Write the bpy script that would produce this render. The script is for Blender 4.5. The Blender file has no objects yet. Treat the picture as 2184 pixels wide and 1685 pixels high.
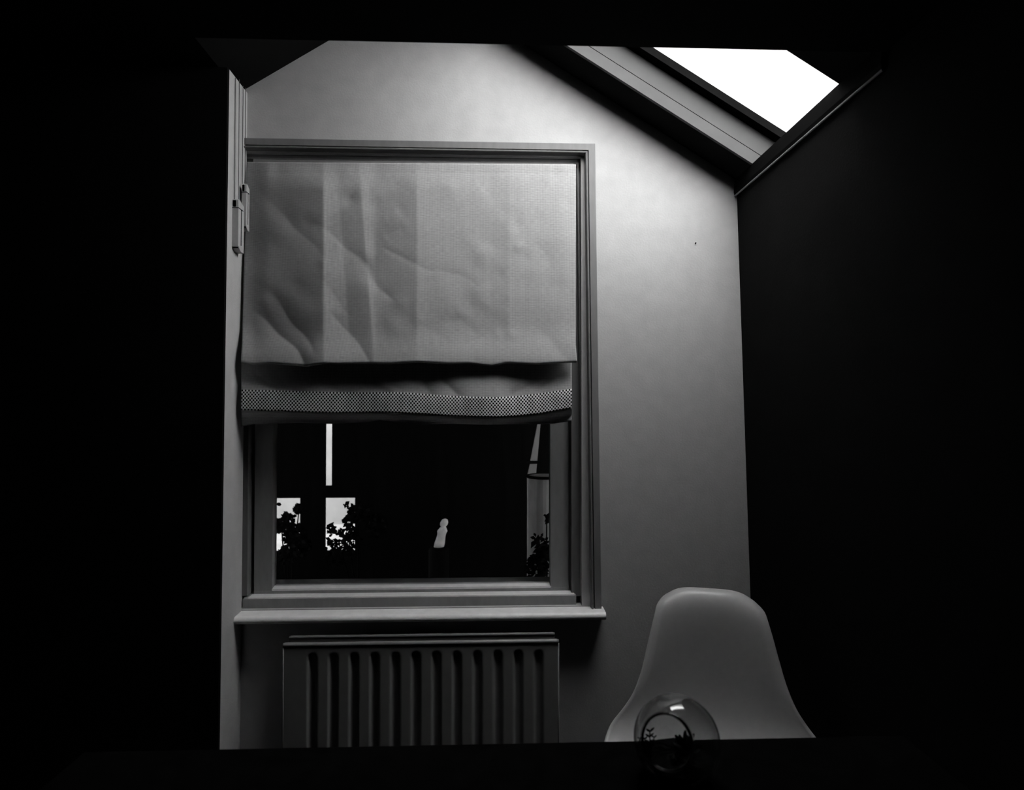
import bpy, bmesh, math, random
from mathutils import Vector, Matrix

# ------------------------------------------------------------------ camera, sky, exposure
FPX = 1300.0                       # focal length in pixels of the 2184 x 1685 frame
CAM = Vector((0.0, -2.08, 1.38))
YAW, PITCH = math.radians(2.07), math.radians(1.0)
scene = bpy.context.scene
cam_data = bpy.data.cameras.new('camera')
cam = bpy.data.objects.new('camera', cam_data)
scene.collection.objects.link(cam)
cam_data.sensor_width = 36.0
cam_data.lens = 36.0 * FPX / 2184.0
cam_data.clip_start = 0.02
cam.location = CAM
cam.rotation_euler = (math.pi / 2 + PITCH, 0, -YAW)
cam_data.dof.use_dof = True
cam_data.dof.focus_distance = 2.05
cam_data.dof.aperture_fstop = 3.5
scene.camera = cam

SKY = 13.0
world = bpy.data.worlds.new('overcast_sky')
scene.world = world
world.use_nodes = True
wt = world.node_tree
wt.nodes.clear()
w_out = wt.nodes.new('ShaderNodeOutputWorld')
w_bg = wt.nodes.new('ShaderNodeBackground')
w_tc = wt.nodes.new('ShaderNodeTexCoord')
w_no = wt.nodes.new('ShaderNodeTexNoise')
w_no.inputs['Scale'].default_value = 2.6
w_no.inputs['Detail'].default_value = 4
w_mr = wt.nodes.new('ShaderNodeMapRange')
w_mr.inputs['To Min'].default_value = 0.75
w_mr.inputs['To Max'].default_value = 1.2
wt.links.new(w_tc.outputs['Generated'], w_no.inputs['Vector'])
wt.links.new(w_no.outputs['Fac'], w_mr.inputs['Value'])
wt.links.new(w_mr.outputs['Result'], w_bg.inputs['Color'])
w_bg.inputs['Strength'].default_value = SKY
wt.links.new(w_bg.outputs['Background'], w_out.inputs['Surface'])
world.cycles.sampling_method = 'AUTOMATIC'

vs = scene.view_settings
vs.view_transform = 'Standard'
vs.look = 'None'
vs.gamma = 1.0
vs.exposure = 0.0
vs.use_curve_mapping = False

# ------------------------------------------------------------------ measuring helper
_cy, _sy, _cp, _sp = math.cos(YAW), math.sin(YAW), math.cos(PITCH), math.sin(PITCH)
FWD = Vector((_sy * _cp, _cy * _cp, _sp))
RGT = Vector((_cy, -_sy, 0))
UPV = RGT.cross(FWD)
def P(u, v, Y):
    """point of the plane at distance Y behind (+) or before (-) the window wall, measured off the photograph"""
    d = FWD + RGT * ((u - 1092.0) / FPX) - UPV * ((v - 842.5) / FPX)
    return CAM + d * ((Y - CAM.y) / d.y)

# ------------------------------------------------------------------ materials
MATS = {}
def mat(name, g, rough=0.6, spec=0.3, noise=0.0, nscale=40.0, bump=0.0, bscale=200.0, metallic=0.0, stretch=None):
    if name in MATS:
        return MATS[name]
    m = bpy.data.materials.new(name)
    m.use_nodes = True
    nt = m.node_tree
    b = nt.nodes['Principled BSDF']
    b.inputs['Base Color'].default_value = (g, g, g, 1)
    b.inputs['Roughness'].default_value = rough
    b.inputs['Specular IOR Level'].default_value = spec
    b.inputs['Metallic'].default_value = metallic
    tc = nt.nodes.new('ShaderNodeTexCoord')
    src = tc.outputs['Object']
    if stretch:
        mp = nt.nodes.new('ShaderNodeMapping')
        mp.inputs['Scale'].default_value = stretch
        nt.links.new(src, mp.inputs['Vector'])
        src = mp.outputs['Vector']
    if noise:
        n = nt.nodes.new('ShaderNodeTexNoise')
        n.inputs['Scale'].default_value = nscale
        n.inputs['Detail'].default_value = 6
        nt.links.new(src, n.inputs['Vector'])
        r = nt.nodes.new('ShaderNodeMapRange')
        r.inputs['From Min'].default_value = 0.3
        r.inputs['From Max'].default_value = 0.7
        r.inputs['To Min'].default_value = g * (1 - noise)
        r.inputs['To Max'].default_value = g * (1 + noise)
        nt.links.new(n.outputs['Fac'], r.inputs['Value'])
        nt.links.new(r.outputs['Result'], b.inputs['Base Color'])
    if bump:
        n2 = nt.nodes.new('ShaderNodeTexNoise')
        n2.inputs['Scale'].default_value = bscale
        n2.inputs['Detail'].default_value = 3
        nt.links.new(src, n2.inputs['Vector'])
        bp = nt.nodes.new('ShaderNodeBump')
        bp.inputs['Strength'].default_value = bump
        bp.inputs['Distance'].default_value = 0.002
        nt.links.new(n2.outputs['Fac'], bp.inputs['Height'])
        nt.links.new(bp.outputs['Normal'], b.inputs['Normal'])
    MATS[name] = m
    return m

def pane_mat(name, tint):
    m = bpy.data.materials.new(name)
    m.use_nodes = True
    nt = m.node_tree
    nt.nodes.clear()
    o = nt.nodes.new('ShaderNodeOutputMaterial')
    t = nt.nodes.new('ShaderNodeBsdfTransparent')
    t.inputs['Color'].default_value = (tint, tint, tint, 1)
    g = nt.nodes.new('ShaderNodeBsdfGlossy')
    g.inputs['Roughness'].default_value = 0.02
    f = nt.nodes.new('ShaderNodeLayerWeight')
    f.inputs['Blend'].default_value = 0.5
    pw = nt.nodes.new('ShaderNodeMath'); pw.operation = 'POWER'; pw.inputs[1].default_value = 5.0
    ad = nt.nodes.new('ShaderNodeMath'); ad.operation = 'MULTIPLY_ADD'; ad.inputs[1].default_value = 0.6; ad.inputs[2].default_value = 0.02
    mx = nt.nodes.new('ShaderNodeMixShader')
    nt.links.new(f.outputs['Facing'], pw.inputs[0])
    nt.links.new(pw.outputs[0], ad.inputs[0])
    nt.links.new(ad.outputs[0], mx.inputs['Fac'])
    nt.links.new(t.outputs['BSDF'], mx.inputs[1])
    nt.links.new(g.outputs['BSDF'], mx.inputs[2])
    nt.links.new(mx.outputs['Shader'], o.inputs['Surface'])
    return m

M_WALL = mat('white_wall_paint', 0.44, 0.9, 0.1, 0.05, 18, 0.25, 160)
M_DARKWALL = mat('shade_black_wall', 0.005, 0.9, 0.05, 0.2, 9, 0.2, 160)  # near black stands for wall shade and keeps bounced light low
M_CEIL = mat('shade_black_ceiling', 0.006, 0.9, 0.05, 0.15, 9)  # near black paints in the shade of the downward faces
M_WOOD = mat('grey_gloss_woodwork', 0.18, 0.45, 0.25, 0.08, 60, 0.08, 60, stretch=(1, 1, 0.3))
M_SASH = mat('grey_sash_paint', 0.28, 0.45, 0.25, 0.08, 60, 0.08, 60, stretch=(1, 1, 0.3))
M_SILL_LIT = mat('pale_sill_and_lit_edges', 0.88, 0.25, 0.5, 0.05, 40)  # window board colour; on rail and frame sill a painted highlight
M_BOARD = mat('grey_reveal_board', 0.062, 0.6, 0.2, 0.1, 30, stretch=(0.4, 1, 0.4))
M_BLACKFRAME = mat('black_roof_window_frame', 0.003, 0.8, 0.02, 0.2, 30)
M_FLOOR = mat('dark_floor', 0.01, 0.7, 0.05, 0.3, 6)
M_RAD = mat('radiator_enamel', 0.24, 0.22, 0.5, 0.04, 30)
M_CHAIR = mat('pale_moulded_plastic', 0.42, 0.35, 0.45, 0.03, 50, 0.05, 400)
M_LEG = mat('chair_leg_wood', 0.12, 0.5, 0.2, 0.2, 30, stretch=(1, 1, 0.1))
M_METAL = mat('dark_metal_rod', 0.05, 0.4, 0.4, 0.1, 30)
M_CLOTH = mat('black_tabletop', 0.004, 1.0, 0.0, 0.3, 30)
M_WEIGHT = mat('grey_plastic_weight', 0.42, 0.5, 0.25, 0.05, 80)
M_SLOT = mat('black_notch_shade_and_nail', 0.004, 0.9, 0.0, 0.2, 50)  # black stands for shade inside notches; also the nail's colour
M_CORD = mat('grey_cord', 0.09, 0.8, 0.1, 0.3, 400)
M_PANE = pane_mat('window_glass', 0.9)
M_ROOFPANE = pane_mat('roof_glass', 0.95)

# ------------------------------------------------------------------ mesh helpers
COL = scene.collection
def link(name, verts, faces, m, parent=None, smooth=False, uvs=None):
    me = bpy.data.meshes.new(name)
    me.from_pydata([tuple(v) for v in verts], [], faces)
    if uvs is not None:
        ul = me.uv_layers.new(name='UVMap')
        for poly in me.polygons:
            for li in poly.loop_indices:
                ul.data[li].uv = uvs[me.loops[li].vertex_index]
    bm = bmesh.new(); bm.from_mesh(me)
    if uvs is None:
        bmesh.ops.recalc_face_normals(bm, faces=bm.faces)
    bm.to_mesh(me); bm.free()
    if m: me.materials.append(m)
    if smooth:
        for p in me.polygons: p.use_smooth = True
    o = bpy.data.objects.new(name, me)
    COL.objects.link(o)
    if parent: o.parent = parent
    return o

def box_vf(x0, x1, y0, y1, z0, z1):
    v = [(x0,y0,z0),(x1,y0,z0),(x1,y1,z0),(x0,y1,z0),(x0,y0,z1),(x1,y0,z1),(x1,y1,z1),(x0,y1,z1)]
    f = [(0,3,2,1),(4,5,6,7),(0,1,5,4),(1,2,6,5),(2,3,7,6),(3,0,4,7)]
    return v, f

def join_vf(parts):
    V, F = [], []
    for v, f in parts:
        n = len(V); V += list(v); F += [tuple(i + n for i in q) for q in f]
    return V, F

def prism_vf(poly, axis, a0, a1):
    """extrude a polygon: axis 'y' takes (x,z) pairs, axis 'x' takes (y,z), axis 'z' takes (x,y)"""
    n = len(poly)
    def mk(p, a):
        if axis == 'y': return (p[0], a, p[1])
        if axis == 'x': return (a, p[0], p[1])
        return (p[0], p[1], a)
    v = [mk(p, a0) for p in poly] + [mk(p, a1) for p in poly]
    f = [tuple(range(n)), tuple(range(2*n-1, n-1, -1))]
    f += [(i, (i+1) % n, n + (i+1) % n, n + i) for i in range(n)]
    return v, f

def edge_smooth(o):
    md = o.modifiers.new('split', 'EDGE_SPLIT'); md.split_angle = math.radians(40)
    return o
def bevel(o, w, seg=2):
    md = o.modifiers.new('bevel', 'BEVEL'); md.width = w; md.segments = seg; md.limit_method = 'ANGLE'
    return o

def box(name, x0, x1, y0, y1, z0, z1, m, parent=None, bev=0):
    v, f = box_vf(min(x0,x1), max(x0,x1), min(y0,y1), max(y0,y1), min(z0,z1), max(z0,z1))
    o = link(name, v, f, m, parent)
    if bev: bevel(o, bev)
    return o

def tube_vf(pts, r, n=8, r_end=None, caps=True):
    pts = [Vector(p) for p in pts]
    V, F = [], []
    up = Vector((0, 0, 1))
    for i, p in enumerate(pts):
        t = (pts[min(i+1, len(pts)-1)] - pts[max(i-1, 0)]).normalized()
        a = up if abs(t.dot(up)) < 0.95 else Vector((1, 0, 0))
        s = t.cross(a).normalized(); q = s.cross(t)
        rr = r if r_end is None else r + (r_end - r) * i / max(1, len(pts) - 1)
        for k in range(n):
            an = 2 * math.pi * k / n
            V.append(p + (s * math.cos(an) + q * math.sin(an)) * rr)
    for i in range(len(pts) - 1):
        for k in range(n):
            F.append((i*n + k, i*n + (k+1) % n, (i+1)*n + (k+1) % n, (i+1)*n + k))
    if caps:
        F.append(tuple(range(n-1, -1, -1)))
        F.append(tuple(range((len(pts)-1)*n, len(pts)*n)))
    return V, F

def empty(name, loc=(0, 0, 0)):
    o = bpy.data.objects.new(name, None)
    o.location = loc
    o.empty_display_size = 0.1
    COL.objects.link(o)
    return o

def tag(o, label=None, cat=None, group=None, kind=None):
    if label: o['label'] = label
    if cat: o['category'] = cat
    if group: o['group'] = group
    if kind: o['kind'] = kind
    return o

def struct(o, label=None, cat=None):
    o['kind'] = 'structure'
    if label: o['label'] = label
    if cat: o['category'] = cat
    return o

def reparent_at(o, parent):
    """children keep their world coordinates under an Empty that stands at the thing's base"""
    o.parent = parent
    o.matrix_parent_inverse = Matrix.Translation(parent.location).inverted()
    return o

# ------------------------------------------------------------------ room dimensions read off the photograph
ZFLAT = 2.44                                  # flat ceiling over the window
XA, ZA = 0.857, 2.166                         # top of the right wall where the slope starts
SL = 0.62                                     # roof slope
def zc(x): return ZA + SL * (XA - x)          # underside of the sloped ceiling
XK = -0.85                                    # where the left slope springs from the flat ceiling
SL2 = 0.62                                    # left slope
def zl(x): return ZFLAT + SL2 * (x - XK)       # underside of the left slope
XR = (ZA + SL * XA - ZFLAT + SL2 * XK) / (SL + SL2)   # ridge
GLZ = 0.150                                   # vertical lift of the roof glass over the ceiling plane
NEAR = -0.80                                  # far face of the beam across the room
Y1, Y2 = -0.130, -0.63                       # roof window opening, far and near side
XU, XL = -0.02, 0.852                          # its upper and lower edge

zb = P(1092, 95, NEAR).z                     # underside of the beam

# window wall: front face Y = 0
hx0, hx1 = P(512, 800, 0).x, P(1240, 800, 0).x
hz1, hz0 = P(900, 330, 0).z, P(900, 1296, 0).z
struct(link('wall_back', *join_vf([
    box_vf(-1.4, hx0, 0, 0.22, 0, 3.2), box_vf(hx1, 1.5, 0, 0.22, 0, 3.2),
    box_vf(hx0, hx1, 0, 0.22, hz1, 3.2), box_vf(hx0, hx1, 0, 0.22, 0, hz0)]), M_WALL),
    'white painted wall around the sash window', 'wall')

# short white return beside the window, ending in the dark wall that stands forward
YL = -0.145
def lx_far(v): return P(526.5 - 0.0115 * (v - 300), v, 0)
def lx_near(v): return P(490 - 0.0144 * (v - 110), v, YL)
fa, fb = lx_far(110), lx_far(1500)
na, nb = lx_near(110), lx_near(1500)
def ext(a, b, z):
    t = (z - a.z) / (b.z - a.z)
    return a.x + (b.x - a.x) * t
xfT, xfB = ext(fa, fb, ZFLAT), ext(fa, fb, 0)
xnT, xnB = ext(na, nb, ZFLAT), ext(na, nb, 0)
v = [(xfB, 0, 0), (xnB, YL, 0), (xnT, YL, ZFLAT), (xfT, 0, ZFLAT), (-1.0, 0, 0), (-1.0, YL, 0), (-1.0, YL, ZFLAT), (-1.0, 0, ZFLAT)]
f = [(0, 1, 2, 3), (4, 7, 6, 5), (0, 4, 5, 1), (3, 2, 6, 7), (1, 5, 6, 2), (0, 3, 7, 4)]
struct(link('wall_left', v, f, M_WALL), 'narrow white return wall left of the window', 'wall')
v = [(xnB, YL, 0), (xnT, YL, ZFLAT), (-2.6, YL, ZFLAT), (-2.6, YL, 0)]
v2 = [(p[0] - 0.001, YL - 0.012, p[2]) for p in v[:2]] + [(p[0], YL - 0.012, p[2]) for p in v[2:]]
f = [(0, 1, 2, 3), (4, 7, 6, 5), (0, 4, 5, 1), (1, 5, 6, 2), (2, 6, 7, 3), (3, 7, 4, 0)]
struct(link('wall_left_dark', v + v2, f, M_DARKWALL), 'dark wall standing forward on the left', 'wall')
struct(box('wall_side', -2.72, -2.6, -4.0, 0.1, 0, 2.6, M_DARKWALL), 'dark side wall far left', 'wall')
# right wall, slightly out of plumb
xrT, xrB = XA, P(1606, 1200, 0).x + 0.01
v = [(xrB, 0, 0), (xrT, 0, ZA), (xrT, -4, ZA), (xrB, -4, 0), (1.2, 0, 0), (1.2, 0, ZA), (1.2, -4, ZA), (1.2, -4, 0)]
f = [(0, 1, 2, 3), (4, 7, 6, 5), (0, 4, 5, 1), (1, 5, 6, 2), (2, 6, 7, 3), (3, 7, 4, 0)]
struct(link('wall_right', v, f, M_DARKWALL), 'right wall under the eaves, shade put into its black colour', 'wall')
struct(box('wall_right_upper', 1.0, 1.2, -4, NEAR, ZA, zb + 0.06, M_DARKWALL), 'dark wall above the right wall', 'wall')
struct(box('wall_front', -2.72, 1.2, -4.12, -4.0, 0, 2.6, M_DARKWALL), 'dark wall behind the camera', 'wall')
struct(box('floor', -2.72, 1.2, -4.12, 0.0, -0.06, 0, M_FLOOR), 'dark floor', 'floor')

# ceilings
tilt = math.hypot(1, SL)
cs, sn = 1 / tilt, SL / tilt                  # roof normal (sn, cs) in x, z
TH = 0.20
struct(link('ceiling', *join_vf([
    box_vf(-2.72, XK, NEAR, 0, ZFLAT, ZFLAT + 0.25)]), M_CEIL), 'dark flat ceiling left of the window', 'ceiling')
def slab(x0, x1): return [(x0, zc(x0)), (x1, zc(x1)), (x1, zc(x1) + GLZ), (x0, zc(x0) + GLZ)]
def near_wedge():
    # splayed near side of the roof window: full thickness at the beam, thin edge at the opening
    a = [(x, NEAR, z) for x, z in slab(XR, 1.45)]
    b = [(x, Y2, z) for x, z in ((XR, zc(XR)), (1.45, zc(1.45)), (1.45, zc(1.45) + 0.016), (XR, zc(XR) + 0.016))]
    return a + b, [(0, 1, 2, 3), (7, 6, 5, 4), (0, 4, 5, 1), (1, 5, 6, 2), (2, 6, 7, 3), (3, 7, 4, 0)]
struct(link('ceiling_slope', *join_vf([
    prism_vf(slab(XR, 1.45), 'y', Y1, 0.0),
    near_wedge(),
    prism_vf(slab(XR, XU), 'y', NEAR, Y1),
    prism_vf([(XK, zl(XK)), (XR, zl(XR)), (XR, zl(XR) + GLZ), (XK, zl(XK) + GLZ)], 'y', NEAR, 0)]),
    M_CEIL), 'sloping ceiling around the roof window, its shade painted dark', 'ceiling')
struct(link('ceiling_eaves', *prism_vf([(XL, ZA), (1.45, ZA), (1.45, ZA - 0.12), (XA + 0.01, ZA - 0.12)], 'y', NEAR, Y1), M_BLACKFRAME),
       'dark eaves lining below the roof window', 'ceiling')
# added beam whose dark underside blacks out the view and sky above
struct(link('trim_1', *prism_vf([(-2.6, zb), (1.0, zb), (1.0, zc(1.0) + GLZ), (XR, zc(XR) + GLZ), (XK, zl(XK) + GLZ), (-2.6, zl(XK) + GLZ)], 'y', NEAR - 0.2, NEAR), M_CEIL), 'added dark beam across the room, hiding the sky above', 'beam')
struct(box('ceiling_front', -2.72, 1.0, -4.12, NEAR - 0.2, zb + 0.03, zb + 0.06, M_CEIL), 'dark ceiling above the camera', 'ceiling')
# eaves batten
t2 = link('trim_2', *prism_vf([(XA - 0.006, ZA), (XA - 0.010, 2.122), (XA - 0.008, 2.112), (XA + 0.002, 2.112), (XA + 0.002, ZA)], 'y', NEAR, -0.001), M_BLACKFRAME)
struct(t2, 'dark batten along the top of the right wall', 'trim')
bead = link('bead', *tube_vf([(XA - 0.006, NEAR, 2.109), (XA - 0.006, -0.002, 2.109)], 0.003, 8), M_WOOD, t2)

# ------------------------------------------------------------------ roof window
w2 = empty('window_2', (0.5, (Y1 + Y2) / 2, zc(0.5)))
struct(w2, 'white bright roof window in the sloping ceiling', 'roof window')
def npt(x, k): return (x + sn * k, zc(x) + cs * k)      # point lifted k along the roof normal
def reveal(name, k0, k1, x0, x1, y0, y1, m):
    poly = [npt(x0, k0), npt(x1, k0), npt(x1, k1), npt(x0, k1)]
    return reparent_at(link(name, *prism_vf(poly, 'y', y0, y1), m), w2)
GN = GLZ * cs
for (a, b) in ((Y1, Y1 - 0.012),):
    reveal('reveal_board', -0.002, 0.034, XU + 0.01, 0.95, a, b, M_BOARD)
    reveal('reveal_board', 0.0362, 0.098, XU + 0.01, 0.95, a, b * 1.0, M_BOARD)
# sash: far and near rail, top rail
for (a, b) in ((Y1, Y1 - 0.046), (NEAR + 0.012, NEAR + 0.001)):
    reveal('sash_rail', 0.100, GN - 0.004, XU + 0.01, 1.06, a, b, M_BLACKFRAME)
reveal('sash_rail', 0.02, GN - 0.004, XU, XU + 0.03, Y1 - 0.046, NEAR + 0.012, M_BLACKFRAME)
reveal('sash_rail', 0.110, GN + 0.01, 0.93, 1.3, Y1, NEAR + 0.001, M_BLACKFRAME)  # added wide bottom rail, blocks sky light to the lower right wall
reveal('glass_pane', GN - 0.004, GN + 0.002, XU - 0.02, 0.925, Y1 + 0.02, NEAR - 0.02, M_ROOFPANE)

# ------------------------------------------------------------------ sash window
w1 = empty('window_1', (P(870, 1300, 0).x, 0, hz0))
struct(w1, 'grey painted sash window with dark garden view', 'window')
def part(o): return reparent_at(o, w1)
# moulded architrave swept along the top and the right side
prof = [(0.0, 0.0), (0.0, 0.021), (0.002, 0.022), (0.0225, 0.022), (0.0235, 0.010), (0.0265, 0.010), (0.027, 0.023),
        (0.0295, 0.026), (0.0325, 0.025), (0.0340, 0.020), (0.0355, -0.012), (0.0495, -0.034), (0.0505, -0.018), (0.0535, -0.012), (0.0575, -0.013),
        (0.0595, -0.018), (0.0610, -0.030), (0.0610, -0.045), (0.0, -0.0)]
TL, TR, BR = P(500, 299.5, 0), P(1267, 312, 0), P(1280.5, 1296, 0)
d1 = (TR - TL).normalized(); d2 = (BR - TR).normalized()
n1 = Vector((d1.z, 0, -d1.x))          # inward for the head (down)
if n1.z > 0: n1 = -n1
n2 = Vector((d2.z, 0, -d2.x))
if n2.x > 0: n2 = -n2
V, F = [], []
np_ = len(prof)
bis = (n1 + n2); bis = bis / bis.dot(n1)
for base, dirn in ((TL, n1), (TR, bis), (BR, n2)):
    for (o, q) in prof:
        p = base + dirn * o
        V.append((p.x, -q, p.z))
for s in range(2):
    for i in range(np_ - 1):
        F.append((s*np_ + i, s*np_ + i + 1, (s+1)*np_ + i + 1, (s+1)*np_ + i))
F.append(tuple(range(np_ - 1))); F.append(tuple(range(2*np_, 3*np_ - 1)))
part(link('architrave', V, F, M_WOOD))

def pbox(name, u0, v0, u1, v1, y0, y1, m, bev=0.0015):
    """box whose front face (y0) spans the given pixels"""
    a, b = P(u0, v1, y0), P(u1, v0, y0)
    return part(box(name, a.x, b.x, y0, y1, a.z, b.z, m, None, bev))
# box frame linings
fr_y0 = 0.028
for nm, u0, u1 in (('frame_jamb', 500, 534.5), ('frame_jamb', 1219, 1250)):
    pbox(nm, u0, 318, u1, 1272, fr_y0, 0.2, M_WOOD)
pbox('frame_head', 500, 318, 1250, 343, 0.02, 0.2, M_WOOD)
# sashes (lower one in front)
sy = 0.055
g0, g1 = 584, 1173.5
zrail_top = P(900, 1247, sy).z
for nm, u0, u1 in (('sash_stile', 541, g0), ('sash_stile', g1, 1212)):
    pbox(nm, u0, 800, u1, 1268, sy, 0.095, M_SASH)
a, b = P(541, 1270, sy), P(1212, 1248, sy)
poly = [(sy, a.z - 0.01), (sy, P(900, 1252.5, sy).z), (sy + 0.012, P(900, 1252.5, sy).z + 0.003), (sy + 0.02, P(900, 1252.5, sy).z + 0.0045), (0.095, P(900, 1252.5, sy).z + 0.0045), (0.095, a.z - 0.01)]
rail = part(link('sash_rail', *prism_vf(poly, 'x', P(g0 - 2, 900, sy).x, P(g1 + 2, 900, sy).x), M_SILL_LIT))  # paler paint makes the rail's upper edge look lit
pbox('sash_rail_face', 541, 1253.5, 1212, 1271, sy - 0.001, sy + 0.012, M_SASH, 0.001)
pbox('meeting_rail', 541, 780, 1212, 802, sy, 0.12, M_SASH)
for nm, u0, u1 in (('sash_stile', 541, g0), ('sash_stile', g1, 1212)):
    pbox(nm, u0, 343, u1, 780, sy + 0.045, 0.14, M_SASH)
pbox('glass_pane', 575, 800, 1182, 1262, sy + 0.02, sy + 0.024, M_PANE, 0)
pbox('glass_pane', 575, 343, 1182, 790, sy + 0.065, sy + 0.069, M_PANE, 0)
# parting beads beside the sash
# frame sill: pale strip paints a lit top face, grey front
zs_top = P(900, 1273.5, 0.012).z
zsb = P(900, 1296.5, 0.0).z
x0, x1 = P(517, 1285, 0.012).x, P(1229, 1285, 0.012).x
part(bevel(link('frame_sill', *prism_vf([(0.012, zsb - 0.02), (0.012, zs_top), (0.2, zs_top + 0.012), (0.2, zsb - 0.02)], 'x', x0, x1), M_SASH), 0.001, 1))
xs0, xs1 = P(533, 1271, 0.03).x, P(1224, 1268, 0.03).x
part(box('sill_highlight', xs0, xs1, 0.013, 0.054, zs_top + 0.0, zs_top + 0.004, M_SILL_LIT))
# window board with rounded nose
zt = P(900, 1298.5, 0.0).z
nose = [(0.012, zt + 0.001), (-0.044, zt - 0.0008)]
for k in range(0, 13):
    an = math.pi / 2 + math.pi * k / 12
    nose.append((-0.050 + 0.0125 * math.cos(an), zt - 0.0135 + 0.0125 * math.sin(an)))
nose += [(0.012, zt - 0.026)]
xb0, xb1 = P(514, 1310, -0.02).x, P(1292, 1300, -0.055).x
v, f = prism_vf(nose, 'x', xb0 - 0.012, xb1)
edge_smooth(part(link('window_board', v, f, M_SILL_LIT, smooth=True)))

# ------------------------------------------------------------------ roman blind
def weave_mat(name, g):
    m = bpy.data.materials.new(name); m.use_nodes = True
    nt = m.node_tree; b = nt.nodes['Principled BSDF']
    b.inputs['Roughness'].default_value = 0.9
    b.inputs['Specular IOR Level'].default_value = 0.05
    uv = nt.nodes.new('ShaderNodeUVMap'); uv.uv_map = 'UVMap'
    mp = nt.nodes.new('ShaderNodeMapping')
    mp.inputs['Rotation'].default_value = (0, 0, math.radians(45))
    nt.links.new(uv.outputs['UV'], mp.inputs['Vector'])
    sp = nt.nodes.new('ShaderNodeSeparateXYZ')
    nt.links.new(mp.outputs['Vector'], sp.inputs['Vector'])
    outs = []
    for ax in ('X', 'Y'):
        mu = nt.nodes.new('ShaderNodeMath'); mu.operation = 'MULTIPLY'; mu.inputs[1].default_value = 2 * math.pi / 0.0052
        nt.links.new(sp.outputs[ax], mu.inputs[0])
        si = nt.nodes.new('ShaderNodeMath'); si.operation = 'SINE'
        nt.links.new(mu.outputs[0], si.inputs[0]); outs.append(si)
    pr = nt.nodes.new('ShaderNodeMath'); pr.operation = 'MULTIPLY'
    nt.links.new(outs[0].outputs[0], pr.inputs[0]); nt.links.new(outs[1].outputs[0], pr.inputs[1])
    slub = nt.nodes.new('ShaderNodeTexNoise'); slub.inputs['Scale'].default_value = 1.0; slub.inputs['Detail'].default_value = 4
    m2 = nt.nodes.new('ShaderNodeMapping'); m2.inputs['Scale'].default_value = (60, 420, 1)
    nt.links.new(uv.outputs['UV'], m2.inputs['Vector']); nt.links.new(m2.outputs['Vector'], slub.inputs['Vector'])
    r1 = nt.nodes.new('ShaderNodeMapRange')
    r1.inputs['From Min'].default_value = -1; r1.inputs['From Max'].default_value = 1
    r1.inputs['To Min'].default_value = g * 0.62; r1.inputs['To Max'].default_value = g * 1.38
    nt.links.new(pr.outputs[0], r1.inputs['Value'])
    r2 = nt.nodes.new('ShaderNodeMapRange')
    r2.inputs['From Min'].default_value = 0.3; r2.inputs['From Max'].default_value = 0.7
    r2.inputs['To Min'].default_value = 0.85; r2.inputs['To Max'].default_value = 1.15
    nt.links.new(slub.outputs['Fac'], r2.inputs['Value'])
    fm = nt.nodes.new('ShaderNodeMath'); fm.operation = 'MULTIPLY'
    nt.links.new(r1.outputs[0], fm.inputs[0]); nt.links.new(r2.outputs[0], fm.inputs[1])
    nt.links.new(fm.outputs[0], b.inputs['Base Color'])
    return m
def mesh_band_mat(name):
    m = bpy.data.materials.new(name); m.use_nodes = True
    nt = m.node_tree; b = nt.nodes['Principled BSDF']
    b.inputs['Roughness'].default_value = 0.8; b.inputs['Specular IOR Level'].default_value = 0.05
    uv = nt.nodes.new('ShaderNodeUVMap'); uv.uv_map = 'UVMap'
    sp = nt.nodes.new('ShaderNodeSeparateXYZ'); nt.links.new(uv.outputs['UV'], sp.inputs['Vector'])
    def math_(op, a, bb=None):
        n = nt.nodes.new('ShaderNodeMath'); n.operation = op
        for i, x in enumerate((a, bb)):
            if x is None: continue
            if isinstance(x, (int, float)): n.inputs[i].default_value = x
            else: nt.links.new(x, n.inputs[i])
        return n.outputs[0]
    cx = math_('COSINE', math_('MULTIPLY', sp.outputs['X'], 2 * math.pi / 0.0108))
    cyy = math_('COSINE', math_('MULTIPLY', sp.outputs['Y'], 2 * math.pi / 0.0128))
    s = math_('MULTIPLY', cx, cyy)                      # staggered dots: +1 and at the shifted lattice too
    hole = math_('GREATER_THAN', s, 0.02)
    # s is +1 at (0,0) and at (half,half): the staggered lattice of holes; negative elsewhere is thread
    r = nt.nodes.new('ShaderNodeMapRange')
    r.inputs['From Min'].default_value = 0; r.inputs['From Max'].default_value = 1
    r.inputs['To Min'].default_value = 0.72; r.inputs['To Max'].default_value = 0.012
    nt.links.new(hole, r.inputs['Value'])
    nt.links.new(r.outputs[0], b.inputs['Base Color'])
    return m
M_FABRIC = weave_mat('hopsack_linen', 0.355)
M_BAND = mesh_band_mat('open_mesh_ribbon')

blind = empty('roman_blind', (P(870, 772, -0.045).x, -0.02, P(870, 905, -0.045).z))
tag(blind, 'linen roman blind half drawn over the window, mesh ribbon along its hem', 'blind')
def bpart(o): return reparent_at(o, blind)

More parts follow.
